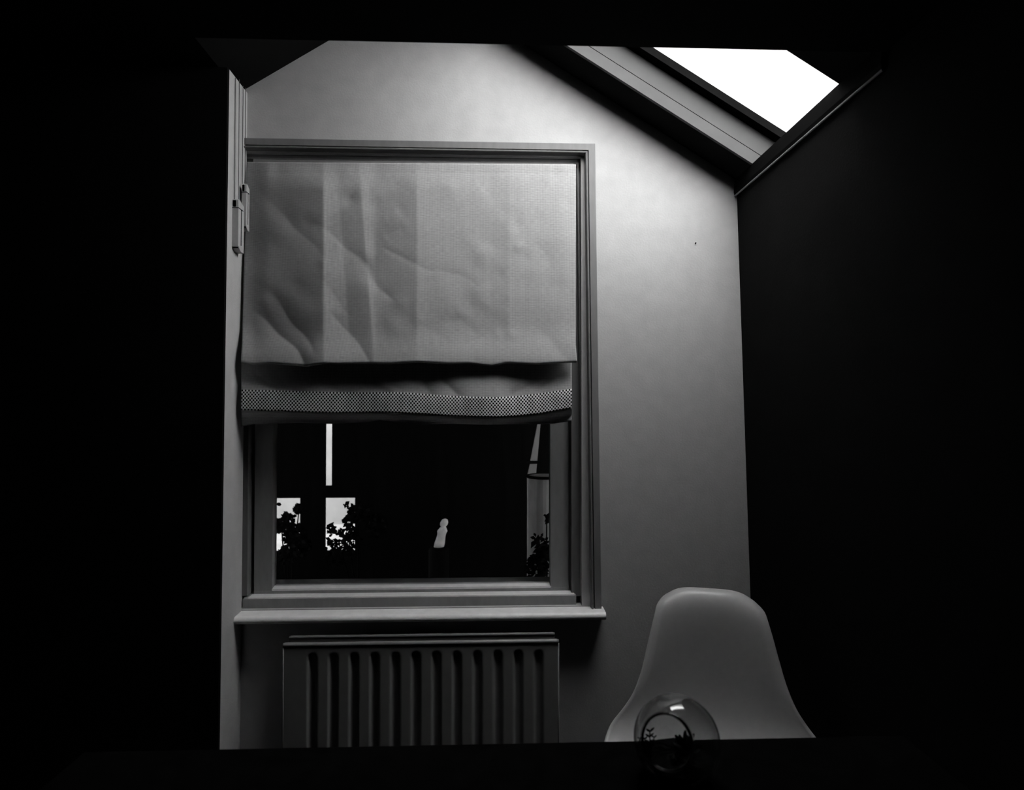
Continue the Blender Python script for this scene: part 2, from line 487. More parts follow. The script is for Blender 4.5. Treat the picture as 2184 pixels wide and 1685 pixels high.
def lerp_tab(tab, x):
    if x <= tab[0][0]: return tab[0][1]
    for (a, fa_), (b, fb_) in zip(tab, tab[1:]):
        if x <= b:
            t = (x - a) / (b - a)
            return fa_ + (fb_ - fa_) * t
    return tab[-1][1]
def seg(u, v, a, b):
    """distance left/right of a segment and the fraction along it"""
    dx, dy = b[0] - a[0], b[1] - a[1]
    L = math.hypot(dx, dy)
    t = ((u - a[0]) * dx + (v - a[1]) * dy) / (L * L)
    s = ((u - a[0]) * dy - (v - a[1]) * dx) / L
    return s, t, L
def smooth(x): x = max(0.0, min(1.0, x)); return x * x * (3 - 2 * x)
CREASES = [  # valley creases: from, to, depth (m), width (px)
    ((682, 478), (800, 590), 0.0050, 26), ((760, 560), (842, 640), 0.0042, 20), ((548, 668), (660, 784), 0.0085, 26),
    ((590, 640), (668, 752), 0.0050, 22), ((706, 664), (798, 790), 0.0060, 24), ((812, 528), (930, 582), 0.0022, 10),
    ((930, 576), (1030, 608), 0.0014, 10), ((816, 500), (862, 478), 0.0018, 9), ((1112, 444), (1172, 400), 0.0012, 14),
    ((548, 400), (700, 560), 0.0040, 40), ((895, 690), (960, 740), 0.0020, 22), ((1000, 500), (1075, 532), 0.0012, 16),
    ((900, 452), (985, 456), 0.0008, 8), ((975, 740), (1080, 690), 0.0028, 22), ((1140, 700), (1235, 790), 0.0030, 28),
    ((690, 590), (760, 690), 0.0026, 26), ((960, 650), (1015, 722), 0.0020, 20), ((1130, 520), (1190, 580), 0.0012, 18),
]
random.seed(5)
BUMPS = [(random.uniform(520, 1235), random.uniform(350, 770), random.uniform(10, 30), random.uniform(-0.0022, 0.0022)) for _ in range(190)]
RIDGE = [(690, 0.0, 0.034, 150, 75), (766, 0.075, 0.010, 48, 40), (889, 0.0, 0.017, 88, 90), (1086, 0.0, 0.0025, 40, 18)]   # x, lean, height, ramp, decay
EDGE_B = [(513, 770), (540, 775), (575, 772), (600, 774), (655, 778), (690, 772), (720, 773), (780, 772), (830, 773), (890, 769),
          (960, 773), (1000, 772), (1047, 778), (1080, 771), (1140, 774), (1190, 771), (1231, 769)]
def h_upper(u, v):
    h = 0.0
    for xr, lean, amp, ramp, w in RIDGE:
        s = u - (xr + lean * (v - 350))
        prof_ = max(0.0, 1 + s / ramp) if s < 0 else math.exp(-s / w)
        h += amp * prof_ * (0.25 + 0.75 * smooth((v - 345) / 60)) * (1 - 0.35 * smooth((v - 640) / 130))
    uo, vo = u, v
    u += 5 * math.sin(v / 31.0) + 3 * math.sin(u / 19.0 + v / 27.0)
    v += 4 * math.sin(u / 29.0) + 2.5 * math.sin(v / 17.0 + u / 43.0)
    for a, b, amp, w in CREASES:
        s, t, L = seg(u, v, a, b)
        fade = smooth(min(t + 0.12, 1.12 - t) / 0.3)
        if fade > 0: h -= amp * fade * math.exp(-abs(s) / w)
    for bx, by, w, amp in BUMPS:
        q = ((u - bx) ** 2 + (v - by) ** 2) / (w * w)
        if q < 6: h += amp * math.exp(-q)
    u, v = uo, vo
    # cloth billows forward above the fold
    h += 0.020 * smooth((v - 660) / 115) ** 2 + 0.036 * max(0.0, (v - 350) / 425)
    h += 0.010 * smooth((560 - u) / 60) * 0 - 0.016 * smooth((575 - u) / 60) * (1 - smooth((v - 690) / 70))
    h -= 0.004 * smooth((u - 1195) / 40)
    # stitched channel under the head
    h -= 0.0010 * math.exp(-abs(v - 369) / 3.0)
    return h
YB = -0.032
NU, NV = 230, 150
V, F, U = [], [], []
for j in range(NV + 1):
    tv = j / NV
    for i in range(NU + 1):
        tu = i / NU
        vt = 345.5 + 5.0 * tu
        uu = 527 + (1228 - 527) * tu
        vb = lerp_tab(EDGE_B, 514 + (1231 - 514) * tu)
        vv = vt + (vb - vt) * tv
        ul = lerp_tab([(345, 526.5), (560, 521), (735, 516), (772, 513.5)], vv)
        ur = lerp_tab([(345, 1228.5), (560, 1228), (735, 1228), (772, 1231)], vv)
        uu = ul + (ur - ul) * tu
        h = h_upper(uu, vv)
        p = P(uu, vv, YB - h)
        V.append((p.x, YB - h, p.z)); U.append((p.x, p.z))
# turn-under at the fold: tucks back
row0 = NV * (NU + 1)
extra = [(0.002, 0.004), (0.008, 0.006), (0.016, 0.004), (0.022, -0.004)]
for k, (dy, dz) in enumerate(extra):
    for i in range(NU + 1):
        bx, by, bz = V[row0 + i]
        V.append((bx, by + dy, bz - dz)); U.append((bx, bz - 0.01 * (k + 1)))
rows = NV + len(extra)
for j in range(rows):
    for i in range(NU):
        a = j * (NU + 1) + i
        F.append((a, a + NU + 1, a + NU + 2, a + 1))
up = bpart(link('upper_panel', V, F, M_FABRIC, smooth=True, uvs=U))
sd = up.modifiers.new('solid', 'SOLIDIFY'); sd.thickness = 0.0015; sd.offset = -1

# lower tier with its own creases
B_TOP = [(515, 831), (600, 833), (700, 836), (790, 837), (830, 836), (880, 838), (940, 843), (1000, 846), (1060, 847), (1100, 845), (1150, 839), (1222, 829)]
B_BOT = [(515, 875), (600, 877), (700, 881), (790, 880), (830, 880), (880, 882), (940, 886), (1000, 889), (1060, 890), (1100, 888), (1150, 883), (1222, 870)]
HEM = [(513, 910), (540, 905), (640, 902), (700, 904), (780, 901), (810, 896), (850, 900), (900, 906), (960, 904), (1040, 906), (1120, 905), (1180, 904), (1222, 897)]
LC = [((545, 796), (602, 838), 0.008, 16), ((590, 800), (650, 850), 0.006, 18), ((668, 815), (760, 845), 0.007, 18), ((780, 812), (830, 838), 0.006, 14),
      ((893, 800), (925, 850), 0.008, 16), ((930, 798), (985, 850), 0.008, 18), ((1080, 845), (1160, 808), 0.009, 20), ((1140, 835), (1200, 800), 0.006, 14),
      ((860, 835), (800, 800), 0.004, 14)]
def h_lower(u, v):
    h = 0.0
    for a, b, amp, w in LC:
        s, t, L = seg(u, v, a, b)
        fade = smooth(min(t + 0.2, 1.2 - t) / 0.4)
        if fade > 0: h -= amp * fade * math.exp(-abs(s) / w)
    h += 0.020 * smooth((v - 778) / 75)
    h += 0.006 * math.sin((u - 515) / 707 * 11 + 0.6) + 0.010 * math.exp(-((u - 1050) / 75) ** 2) + 0.006 * math.exp(-((u - 830) / 40) ** 2)
    return h
YB2 = -0.046
def tier(name, vtop, vbot, nv, m, off, parentf):
    V, F, U = [], [], []
    nu = 200
    for j in range(nv + 1):
        for i in range(nu + 1):
            tu = i / nu
            uu = 514.5 + (1219.5 - 514.5) * tu
            a, b = vtop(uu), vbot(uu)
            vv = a + (b - a) * j / nv
            hem = -0.034 * smooth((vv - lerp_tab(B_BOT, uu)) / 16) if off == 0 else 0
            hem0 = -0.034 * smooth((vv - lerp_tab(B_BOT, uu)) / 16) if off else 0
            yq = YB2 - h_lower(uu, vv) - hem - hem0 - off
            p = P(uu, vv, yq)
            V.append((p.x, yq, p.z)); U.append((p.x, p.z) if off == 0 else (p.x, (1 - j / nv) * 0.070 + 0.0032))
    for j in range(nv):
        for i in range(nu):
            a = j * (nu + 1) + i
            F.append((a, a + nu + 1, a + nu + 2, a + 1))
    o = parentf(link(name, V, F, m, smooth=True, uvs=U))
    s = o.modifiers.new('solid', 'SOLIDIFY'); s.thickness = 0.0015; s.offset = -1
    return o
tier('lower_panel', lambda u: 768, lambda u: lerp_tab(HEM, u), 40, M_FABRIC, 0, bpart)
bd = tier('mesh_ribbon', lambda u: lerp_tab(B_TOP, u), lambda u: lerp_tab(B_BOT, u), 12, M_BAND, 0.003, bpart)
bd['label'] = 'open mesh ribbon trim'
# head batten behind the top edge
a, b = P(540, 362, YB + 0.022), P(1224, 352, YB + 0.022)
bpart(box('head_batten', a.x, b.x, YB + 0.022, 0.018, a.z, b.z + 0.004, M_WOOD))

# ------------------------------------------------------------------ cords with two weights on the return wall
def weight(name, u0, u1, v0, v1, y, dep, label, cords):
    c = P((u0 + u1) / 2, v1, y)
    root = empty(name, c)
    tag(root, label, 'cord weight')
    a, b = P(u0, v1, y), P(u1, v0, y)
    x0, x1, z0, z1 = a.x, b.x, a.z, b.z
    H = z1 - z0
    w = x1 - x0
    # body with slanted shoulder and stepped foot (profile in y,z, extruded in x)
    poly = [(y, z0 + 0.012), (y, z1 - 0.004), (y + 0.004, z1), (y + dep, z1 - 0.012), (y + dep, z0), (y + dep * 0.45, z0)]
    body = reparent_at(link('body', *prism_vf(poly, 'x', x0, x1), M_WEIGHT), root)
    bevel(body, 0.0015)
    sl = reparent_at(box('slot', x0 + w * 0.15, x0 + w * 0.62, y - 0.0015, y + 0.006, z1 - 0.026, z1 - 0.004, M_SLOT), root)  # black box paints the shade inside the notch
    bevel(sl, 0.002)
    reparent_at(box('joint_line', x0 - 0.0005, x1 + 0.0006, y - 0.0006, y + dep * 0.8, z1 - 0.030, z1 - 0.0275, M_SLOT), root)
    reparent_at(box('groove', x1 - 0.0002, x1 + 0.0008, y + dep * 0.42, y + dep * 0.5, z0 + 0.02, z1 - 0.03, M_SLOT), root)
    reparent_at(box('foot_shade', x0 + 0.0015, x1 - 0.0015, y + 0.0008, y + dep * 0.42, z0 + 0.0085, z0 + 0.0135, M_SLOT), root)  # black box paints the shade under the foot
    for (cu, cyo) in cords:
        px = P(cu, v0, y + cyo).x
        top = (px, y + cyo, ZFLAT - 0.004)
        reparent_at(link('cord', *tube_vf([(px, y + cyo, z1 - 0.008), top], 0.0011, 6), M_CORD), root)
    return root
weight('cord_weight', 494, 509, 424, 534, -0.112, 0.045, 'grey cord weight hanging lower and nearer, left of the blind', ((500, 0.008), (508.5, 0.018)))
weight('cord_weight', 514.5, 526, 391, 490, -0.060, 0.026, 'grey cord weight hanging higher, against the blind edge', ((517, 0.008), (522.5, 0.018)))

# ------------------------------------------------------------------ radiator under the window
rad = empty('radiator', (P(900, 1365, -0.1).x, -0.06, 0.12))
tag(rad, 'fluted double panel radiator under the window sill', 'radiator')
def rpart(o): return reparent_at(o, rad)
YF = -0.118
zr1 = P(900, 1371, YF).z
zr1t = zr1 + 0.004
ZR0 = 0.12
rx0, rx1 = P(604, 1400, YF).x, P(1191, 1400, YF).x
pitch_m = (P(1148, 1450, YF).x - P(974, 1450, YF).x) / 4
x_last = P(1148.5, 1450, YF).x
# pressed front panel as a height field with rounded channel tops
def panel(name, x0, x1, yf, ztop, chan):
    V, F = [], []
    xs = []
    n = int((x1 - x0) / 0.004)
    xs = [x0 + (x1 - x0) * i / n for i in range(n + 1)]
    zt_ = ztop - 0.010
    zs = [ZR0 + 0.006] + [ZR0 + 0.03 + k * 0.02 for k in range(3)] + [0.25, 0.35]
    zz = ztop - 0.075
    while zz < zt_:
        zs.append(zz); zz += 0.004
    zs.append(zt_)
    for z in zs:
        for x in xs:
            d = 0.0
            if chan:
                k = round((x - x_last) / pitch_m)
                dx = x - (x_last + k * pitch_m)
                hw = 0.0125
                cx = max(-1, min(1, dx / hw))
                ztopc = ztop - 0.034
                if x_last - 11.4 * pitch_m < x < x_last + 0.5 * pitch_m:
                    # distance to a vertical slot with round ends
                    dz = max(0.0, z - (ztopc - hw)); dz2 = max(0.0, (ZR0 + 0.05) - z)
                    rr = math.sqrt(dx * dx + dz * dz + dz2 * dz2)
                    d = 0.012 * smooth((hw + 0.004 - rr) / 0.010)
            V.append((x, yf + d, z))
    nx = n + 1
    for j in range(len(zs) - 1):
        for i in range(n):
            a = j * nx + i
            F.append((a, a + nx, a + nx + 1, a + 1))
    return V, F
V, F = panel('front', rx0, rx1, YF, zr1t, True)
fp = rpart(link('front_panel', V, F, M_RAD, smooth=True))
s = fp.modifiers.new('solid', 'SOLIDIFY'); s.thickness = 0.0015
def roll(name, x0, x1, y, z, r):
    prof_ = []
    n = 10
    V, F = tube_vf([(x0, y, z), (x0 + 0.006, y, z + r * 0.25), (x1 - 0.006, y, z + r * 0.25), (x1, y, z)], r, 10)
    return rpart(link(name, V, F, M_RAD, smooth=True))
roll('top_seam', rx0, rx1, YF + 0.004, zr1t - 0.008, 0.0072)
rpart(link('end_seam', *tube_vf([(rx1, YF + 0.002, ZR0), (rx1, YF + 0.002, zr1t - 0.012)], 0.003, 8), M_RAD, smooth=True))
rpart(link('end_seam', *tube_vf([(rx0, YF + 0.002, ZR0), (rx0, YF + 0.002, zr1t - 0.012)], 0.003, 8), M_RAD, smooth=True))
YR = -0.055
zr2 = P(900, 1353, YR).z
bx0, bx1 = P(617, 1400, YR).x, P(1182.5, 1400, YR).x
V, F = panel('back', bx0, bx1, YR, zr2, False)
bp_ = rpart(link('back_panel', V, F, M_RAD, smooth=True))
s = bp_.modifiers.new('solid', 'SOLIDIFY'); s.thickness = 0.0015
roll('top_seam', bx0, bx1, YR + 0.003, zr2 - 0.006, 0.0058)
rpart(link('end_cap', *box_vf(bx1 - 0.004, bx1 + 0.004, YF + 0.004, YR, ZR0, zr2 - 0.03), M_RAD))
for bx_ in (rx0 + 0.15, rx1 - 0.15):
    rpart(box('bracket', bx_ - 0.015, bx_ + 0.015, YR + 0.003, -0.001, ZR0 + 0.05, zr2 - 0.05, M_METAL))
for bx_ in (rx0 + 0.03, rx1 - 0.03):
    rpart(link('pipe', *tube_vf([(bx_, YF + 0.03, 0.0), (bx_, YF + 0.03, ZR0 + 0.02)], 0.0075, 10), M_RAD, smooth=True))

# ------------------------------------------------------------------ moulded shell chair beyond the table
chair = empty('shell_chair', (0, 0, 0))
tag(chair, 'pale moulded plastic shell chair beside the radiator', 'chair')
# rows from the front of the seat to the top of the back: forward offset, height, half width, edge lift (up), edge wrap (forward)
ROWS = [(-0.235, 0.432, 0.150, 0.000, 0.0), (-0.222, 0.446, 0.190, 0.003, 0.0), (-0.19, 0.450, 0.215, 0.012, 0.0), (-0.10, 0.438, 0.270, 0.022, 0.0),
        (0.00, 0.428, 0.288, 0.032, 0.0), (0.08, 0.430, 0.288, 0.046, 0.010), (0.145, 0.450, 0.273, 0.054, 0.030), (0.185, 0.490, 0.240, 0.046, 0.042),
        (0.205, 0.545, 0.212, 0.026, 0.045), (0.216, 0.605, 0.192, 0.010, 0.042), (0.225, 0.665, 0.178, 0.0, 0.036), (0.233, 0.718, 0.166, -0.004, 0.028),
        (0.240, 0.757, 0.156, -0.006, 0.020), (0.248, 0.785, 0.150, -0.014, 0.012), (0.259, 0.803, 0.143, -0.024, 0.006), (0.273, 0.814, 0.137, -0.033, 0.0), (0.290, 0.817, 0.131, -0.038, -0.002), (0.302, 0.812, 0.127, -0.040, -0.004)]
def cr(tab, t):
    n = len(tab) - 1
    x = t * n; i = min(int(x), n - 1); q = x - i
    p0, p1, p2, p3 = tab[max(i-1, 0)], tab[i], tab[i+1], tab[min(i+2, n)]
    return [0.5 * ((2*b) + (-a + c) * q + (2*a - 5*b + 4*c - d) * q*q + (-a + 3*b - 3*c + d) * q**3) for a, b, c, d in zip(p0, p1, p2, p3)]
V, F = [], []
NR, NC = 72, 48
for j in range(NR + 1):
    t = j / NR
    y, z, hw, lift, wrap = cr(ROWS, t)
    back = smooth((t - 0.42) / 0.2)
    for i in range(NC + 1):
        s_ = -1 + 2 * i / NC
        a = abs(s_)
        x = hw * (s_ if a < 0.9 else math.copysign(0.9 + (a - 0.9) * 0.75, s_))
        k = a ** (2.6 + 1.6 * smooth((t - 0.75) / 0.2))
        lip = smooth((a - 0.84) / 0.16)
        yy = y - wrap * k + 0.016 * lip * back
        zz = z + lift * k - 0.008 * lip * (1 - back)
        V.append((x, yy, zz * 1.045))
for j in range(NR):
    for i in range(NC):
        q = j * (NC + 1) + i
        F.append((q, q + 1, q + NC + 2, q + NC + 1))
shell = link('shell', V, F, M_CHAIR, chair, smooth=True)
s = shell.modifiers.new('solid', 'SOLIDIFY'); s.thickness = 0.004; s.offset = -1
for sx in (-1, 1):
    for fy in (-0.14, 0.10):
        link('leg', *tube_vf([(sx * 0.13, fy * 0.8, 0.432), (sx * 0.21, fy * 1.9, 0.0)], 0.012, 10, 0.009), M_LEG, chair, smooth=True)
    link('brace', *tube_vf([(sx * 0.165, -0.175, 0.23), (-sx * 0.165, 0.125, 0.235)], 0.004, 6), M_METAL, chair, smooth=True)
link('seat_mount', *box_vf(-0.14, 0.14, -0.125, 0.09, 0.424, 0.440), M_METAL, chair)
CH_ROT = math.radians(-16)
ch_c = P(1512, 1262, -0.34)
chair.rotation_euler = (0, 0, CH_ROT)
off = Matrix.Rotation(CH_ROT, 3, 'Z') @ Vector((0, 0.285, 0))
chair.location = (ch_c.x - off.x, ch_c.y - off.y, 0)

# ------------------------------------------------------------------ table with the glass globe
ZT = 0.74
yt = None
lo_, hi_ = -1.6, -0.3
for _ in range(50):
    mid = (lo_ + hi_) / 2
    if P(1092, 1585, mid).z > ZT: lo_ = mid
    else: hi_ = mid
YT = (lo_ + hi_) / 2
lo_ = YT
table = empty('dining_table', (0.1, YT - 0.4, 0))
tag(table, 'black dining table in the foreground', 'table')
tp = box('tabletop', -0.75, 0.80, YT - 0.95, YT, ZT - 0.03, ZT, M_CLOTH); bevel(tp, 0.002); reparent_at(tp, table)
for x in (-0.68, 0.73):
    for y in (YT - 0.88, YT - 0.07):
        reparent_at(box('leg', x - 0.03, x + 0.03, y - 0.03, y + 0.03, 0, ZT - 0.03, M_CLOTH), table)

# glass globe with a round side opening
YG = CAM.y + 1.045
gc = P(1443, 1578, YG)
GR = 90.0 / FPX * 1.045
gc.z = ZT + GR * 0.93
globe = empty('glass_globe', (gc.x, gc.y, ZT))
tag(globe, 'round clear glass terrarium globe with a side opening, on the black table', 'terrarium')
m = bpy.data.materials.new('clear_glass'); m.use_nodes = True
nt = m.node_tree; nt.nodes.clear()
o_ = nt.nodes.new('ShaderNodeOutputMaterial'); g_ = nt.nodes.new('ShaderNodeBsdfGlass')
g_.inputs['IOR'].default_value = 1.5; g_.inputs['Roughness'].default_value = 0.0
g_.inputs['Color'].default_value = (0.92, 0.92, 0.92, 1)
nt.links.new(g_.outputs[0], o_.inputs['Surface'])
M_GLASS = m
axis = ((CAM - gc).normalized() + Vector((-0.30, 0, -0.06))).normalized()
e1 = axis.cross(Vector((0, 0, 1))).normalized(); e2 = e1.cross(axis)
TH0 = math.radians(35)
V, F = [], []
nr, ns = 40, 64
for j in range(nr + 1):
    th = TH0 + (math.pi - TH0) * j / nr
    for i in range(ns):
        ph = 2 * math.pi * i / ns
        p = axis * math.cos(th) + (e1 * math.cos(ph) + e2 * math.sin(ph)) * math.sin(th)
        q = gc + p * GR
        if q.z < ZT + 0.0006: q.z = ZT + 0.0006
        V.append(q)
for j in range(nr):
    for i in range(ns):
        F.append((j*ns + i, j*ns + (i+1) % ns, (j+1)*ns + (i+1) % ns, (j+1)*ns + i))
gl = reparent_at(link('globe', V, F, M_GLASS, smooth=True), globe)
s = gl.modifiers.new('solid', 'SOLIDIFY'); s.thickness = 0.0022; s.offset = -1
rim = [gc + (axis * math.cos(TH0) + (e1 * math.cos(2*math.pi*i/64) + e2 * math.sin(2*math.pi*i/64)) * math.sin(TH0)) * GR * 0.99 for i in range(65)]
reparent_at(link('rim', *tube_vf(rim, 0.0024, 8, caps=False), M_GLASS, smooth=True), globe)

M_PLANT = mat('dark_succulent', 0.012, 0.8, 0.1, 0.3, 60)
M_MOSS = mat('dark_moss', 0.008, 1.0, 0.0, 0.4, 200)
def leafvf(base, direction, length, width):
    d = Vector(direction).normalized()
    a = d.cross(Vector((0, 1, 0)));  a = a.normalized() if a.length > 1e-3 else Vector((1, 0, 0))
    b = d.cross(a)
    V, F = [], []
    n = 5
    for j in range(n + 1):
        t = j / n
        r = width * math.sin(math.pi * (0.12 + 0.80 * t)) ** 0.8
        for k in range(6):
            an = 2 * math.pi * k / 6
            V.append(Vector(base) + d * length * t + (a * math.cos(an) + b * math.sin(an) * 0.7) * r)
    for j in range(n):
        for k in range(6):
            F.append((j*6 + k, j*6 + (k+1) % 6, (j+1)*6 + (k+1) % 6, (j+1)*6 + k))
    F.append(tuple(range(5, -1, -1))); F.append(tuple(range(n*6, n*6 + 6)))
    return V, F
# moss bed in the bottom of the globe
V, F = [], []
zb_ = gc.z - GR * 0.42
nn = 28
rad_in = math.sqrt(GR**2 - (GR*0.42)**2) * 0.93
random.seed(3)
V.append((gc.x, gc.y, zb_ + 0.010))
rings = 6
for r in range(1, rings + 1):
    for k in range(nn):
        an = 2 * math.pi * k / nn
        rr = rad_in * r / rings
        V.append((gc.x + rr * math.cos(an), gc.y + rr * math.sin(an), zb_ + 0.010 * (1 - (r / rings) ** 2) + random.uniform(-0.002, 0.002)))
for k in range(nn):
    F.append((0, 1 + k, 1 + (k + 1) % nn))
for r in range(rings - 1):
    for k in range(nn):
        F.append((1 + r*nn + k, 1 + (r+1)*nn + k, 1 + (r+1)*nn + (k+1) % nn, 1 + r*nn + (k+1) % nn))
n0 = len(V)
for k in range(nn):
    an = 2 * math.pi * k / nn
    V.append((gc.x + rad_in * 0.45 * math.cos(an), gc.y + rad_in * 0.45 * math.sin(an), ZT + 0.006))
for k in range(nn):
    a, b = 1 + (rings-1)*nn + k, 1 + (rings-1)*nn + (k+1) % nn
    F.append((a, n0 + k, n0 + (k+1) % nn, b))
F.append(tuple(range(n0 + nn - 1, n0 - 1, -1)))
tag(link('moss_bed', V, F, M_MOSS), 'dark moss bed in the bottom of the glass globe', 'moss')
def sprig(name, u, v0, v1, y, label, pairs, ll, lw, side=()):
    base = P(u, v0, y); base.z = zb_ + 0.004
    top = P(u + 2, v1, y)
    root = empty(name, base)
    tag(root, label, 'plant')
    reparent_at(link('stem', *tube_vf([base, (base + top) / 2 + Vector((0.0006, 0, 0)), top], 0.0011, 6), M_PLANT), root)
    random.seed(int(u))
    parts = []
    for k in range(pairs):
        t = 0.15 + 0.85 * k / max(1, pairs - 1)
        c = base.lerp(top, t)
        for s_ in (-1, 1):
            o = link('leaf', *leafvf(c, (s_ * random.uniform(0.7, 1.0), random.uniform(-0.3, 0.3), random.uniform(0.4, 0.9)), ll * random.uniform(0.8, 1.15), lw), M_PLANT, smooth=True)
            reparent_at(o, root)
    for (du, v) in side:
        c = base.lerp(top, 0.25); e = P(u + du, v, y)
        reparent_at(link('side_stem', *tube_vf([c, c.lerp(e, 0.5) + Vector((0, 0, -0.001)), e], 0.0009, 6), M_PLANT), root)
        for k in range(3):
            q = c.lerp(e, 0.5 + 0.25 * k)
            for s_ in (-1, 1):
                reparent_at(link('leaf', *leafvf(q, (s_ * 0.8, 0, 0.7), ll * 0.65, lw * 0.8), M_PLANT, smooth=True), root)
    return root
sprig('succulent_sprig', 1384, 1600, 1560, YG - 0.022, 'dark succulent sprig standing upright inside the glass globe', 6, 0.0088, 0.0020, ((11, 1573), (-9, 1576)))
sprig('succulent_sprig', 1363.5, 1600, 1575, YG - 0.012, 'small dark sprig at the left edge of the glass globe', 3, 0.0055, 0.0012)
rz = P(1462, 1590, YG)
ro = empty('succulent_rosette', (rz.x, rz.y, zb_))
tag(ro, 'dark fleshy rosette on the right inside the glass globe', 'plant')
random.seed(9)
for k in range(14):
    an = k * 2.4
    e = 0.35 + 0.09 * k
    reparent_at(link('leaf', *leafvf((rz.x, rz.y, zb_ + 0.004 + 0.0012 * k), (math.cos(an), math.sin(an), e), 0.026, 0.0048), M_PLANT, smooth=True), ro)
rz2 = P(1440, 1590, YG - 0.02)
ro2 = empty('succulent_rosette', (rz2.x, rz2.y, zb_))
tag(ro2, 'low dark rosette in the middle of the glass globe', 'plant')
for k in range(10):
    an = k * 2.4
    reparent_at(link('leaf', *leafvf((rz2.x, rz2.y, zb_ + 0.004), (math.cos(an), math.sin(an), 0.5 + 0.1 * k), 0.013, 0.003), M_PLANT, smooth=True), ro2)

# ------------------------------------------------------------------ nail in the wall
n_ = P(1483, 519, 0)
tag(link('nail', *tube_vf([(n_.x, 0.0, n_.z), (n_.x, -0.006, n_.z)], 0.0022, 8), M_SLOT), 'tiny dark nail head in the white wall right of the window', 'nail')

# ------------------------------------------------------------------ outside: added cover and end walls keep daylight off the view
M_FENCE = mat('shade_black_boards', 0.002, 0.95, 0.02, 0.3, 20, stretch=(1, 1, 0.1))  # near black: shade of the dark view put into the colour
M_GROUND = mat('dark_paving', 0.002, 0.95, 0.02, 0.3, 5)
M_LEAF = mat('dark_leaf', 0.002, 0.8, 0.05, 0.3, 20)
M_PALE = mat('weathered_pale_render', 0.17, 0.9, 0.05, 0.15, 4)
M_PALE2 = mat('pale_barrel_paint', 0.2, 0.7, 0.1, 0.15, 12)
M_STONE = mat('pale_cast_stone', 0.6, 0.9, 0.05, 0.15, 30)
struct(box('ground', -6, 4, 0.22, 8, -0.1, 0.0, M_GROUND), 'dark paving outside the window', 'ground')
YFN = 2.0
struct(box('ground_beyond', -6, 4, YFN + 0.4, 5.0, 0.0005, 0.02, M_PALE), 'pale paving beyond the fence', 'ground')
struct(box('sky_blocker_canopy', -3.2, 2.4, 0.22, YFN + 0.35, 2.45, 2.6, M_FENCE), 'added dark canopy outside, blocking the sky', 'canopy')
struct(box('daylight_blocker_left', -3.3, -3.2, 0.22, YFN + 0.35, 0, 2.6, M_FENCE), 'added dark end wall outside far left, blocking daylight', 'wall')
struct(box('daylight_blocker_right', 2.4, 2.5, 0.22, YFN + 0.35, 0, 2.6, M_FENCE), 'added dark end wall outside far right, blocking daylight', 'wall')
fence = empty('board_fence', (-0.5, YFN, 0))
tag(fence, 'dark board fence outside the window with a bright gap', 'fence')
zt_f = 2.45
gx0, gx1 = P(694, 960, YFN).x, P(708, 960, YFN).x
z_slit = P(700, 1036, YFN).z
o1x0, o1x1 = P(560, 1100, YFN).x, P(640, 1100, YFN).x
o2x0, o2x1 = P(697, 1100, YFN).x, P(757, 1100, YFN).x
oz1, oz0 = P(700, 1062, YFN).z, P(700, 1175, YFN).z
def fboard(x0, x1, z0, z1):
    reparent_at(box('board', x0, x1, YFN, YFN + 0.022, z0, z1, M_FENCE), fence)
def frun(x0, x1, z0, z1):
    n = max(1, round((x1 - x0) / 0.12)); w = (x1 - x0) / n
    for k in range(n):
        x = x0 + k * w
        fboard(x, x + w - 0.0002, z0, z1)
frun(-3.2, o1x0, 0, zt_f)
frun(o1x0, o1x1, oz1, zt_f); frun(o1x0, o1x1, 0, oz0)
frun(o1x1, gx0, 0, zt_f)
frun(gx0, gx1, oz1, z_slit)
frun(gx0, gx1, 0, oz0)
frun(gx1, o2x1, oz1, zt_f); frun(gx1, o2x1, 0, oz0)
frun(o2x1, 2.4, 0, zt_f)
box_ = box('rail', -3.2, 2.4, YFN + 0.0222, YFN + 0.06, zt_f - 0.15, zt_f, M_FENCE); reparent_at(box_, fence)
box_ = box('rail', -3.2, 2.4, YFN + 0.0222, YFN + 0.06, oz0 - 0.12, oz0 - 0.02, M_FENCE); reparent_at(box_, fence)
tag(box('neighbour_wall', -6, 4, 5.0, 5.2, 0.0, 6.0, M_PALE), 'pale wall in daylight seen through the fence gaps', 'wall')

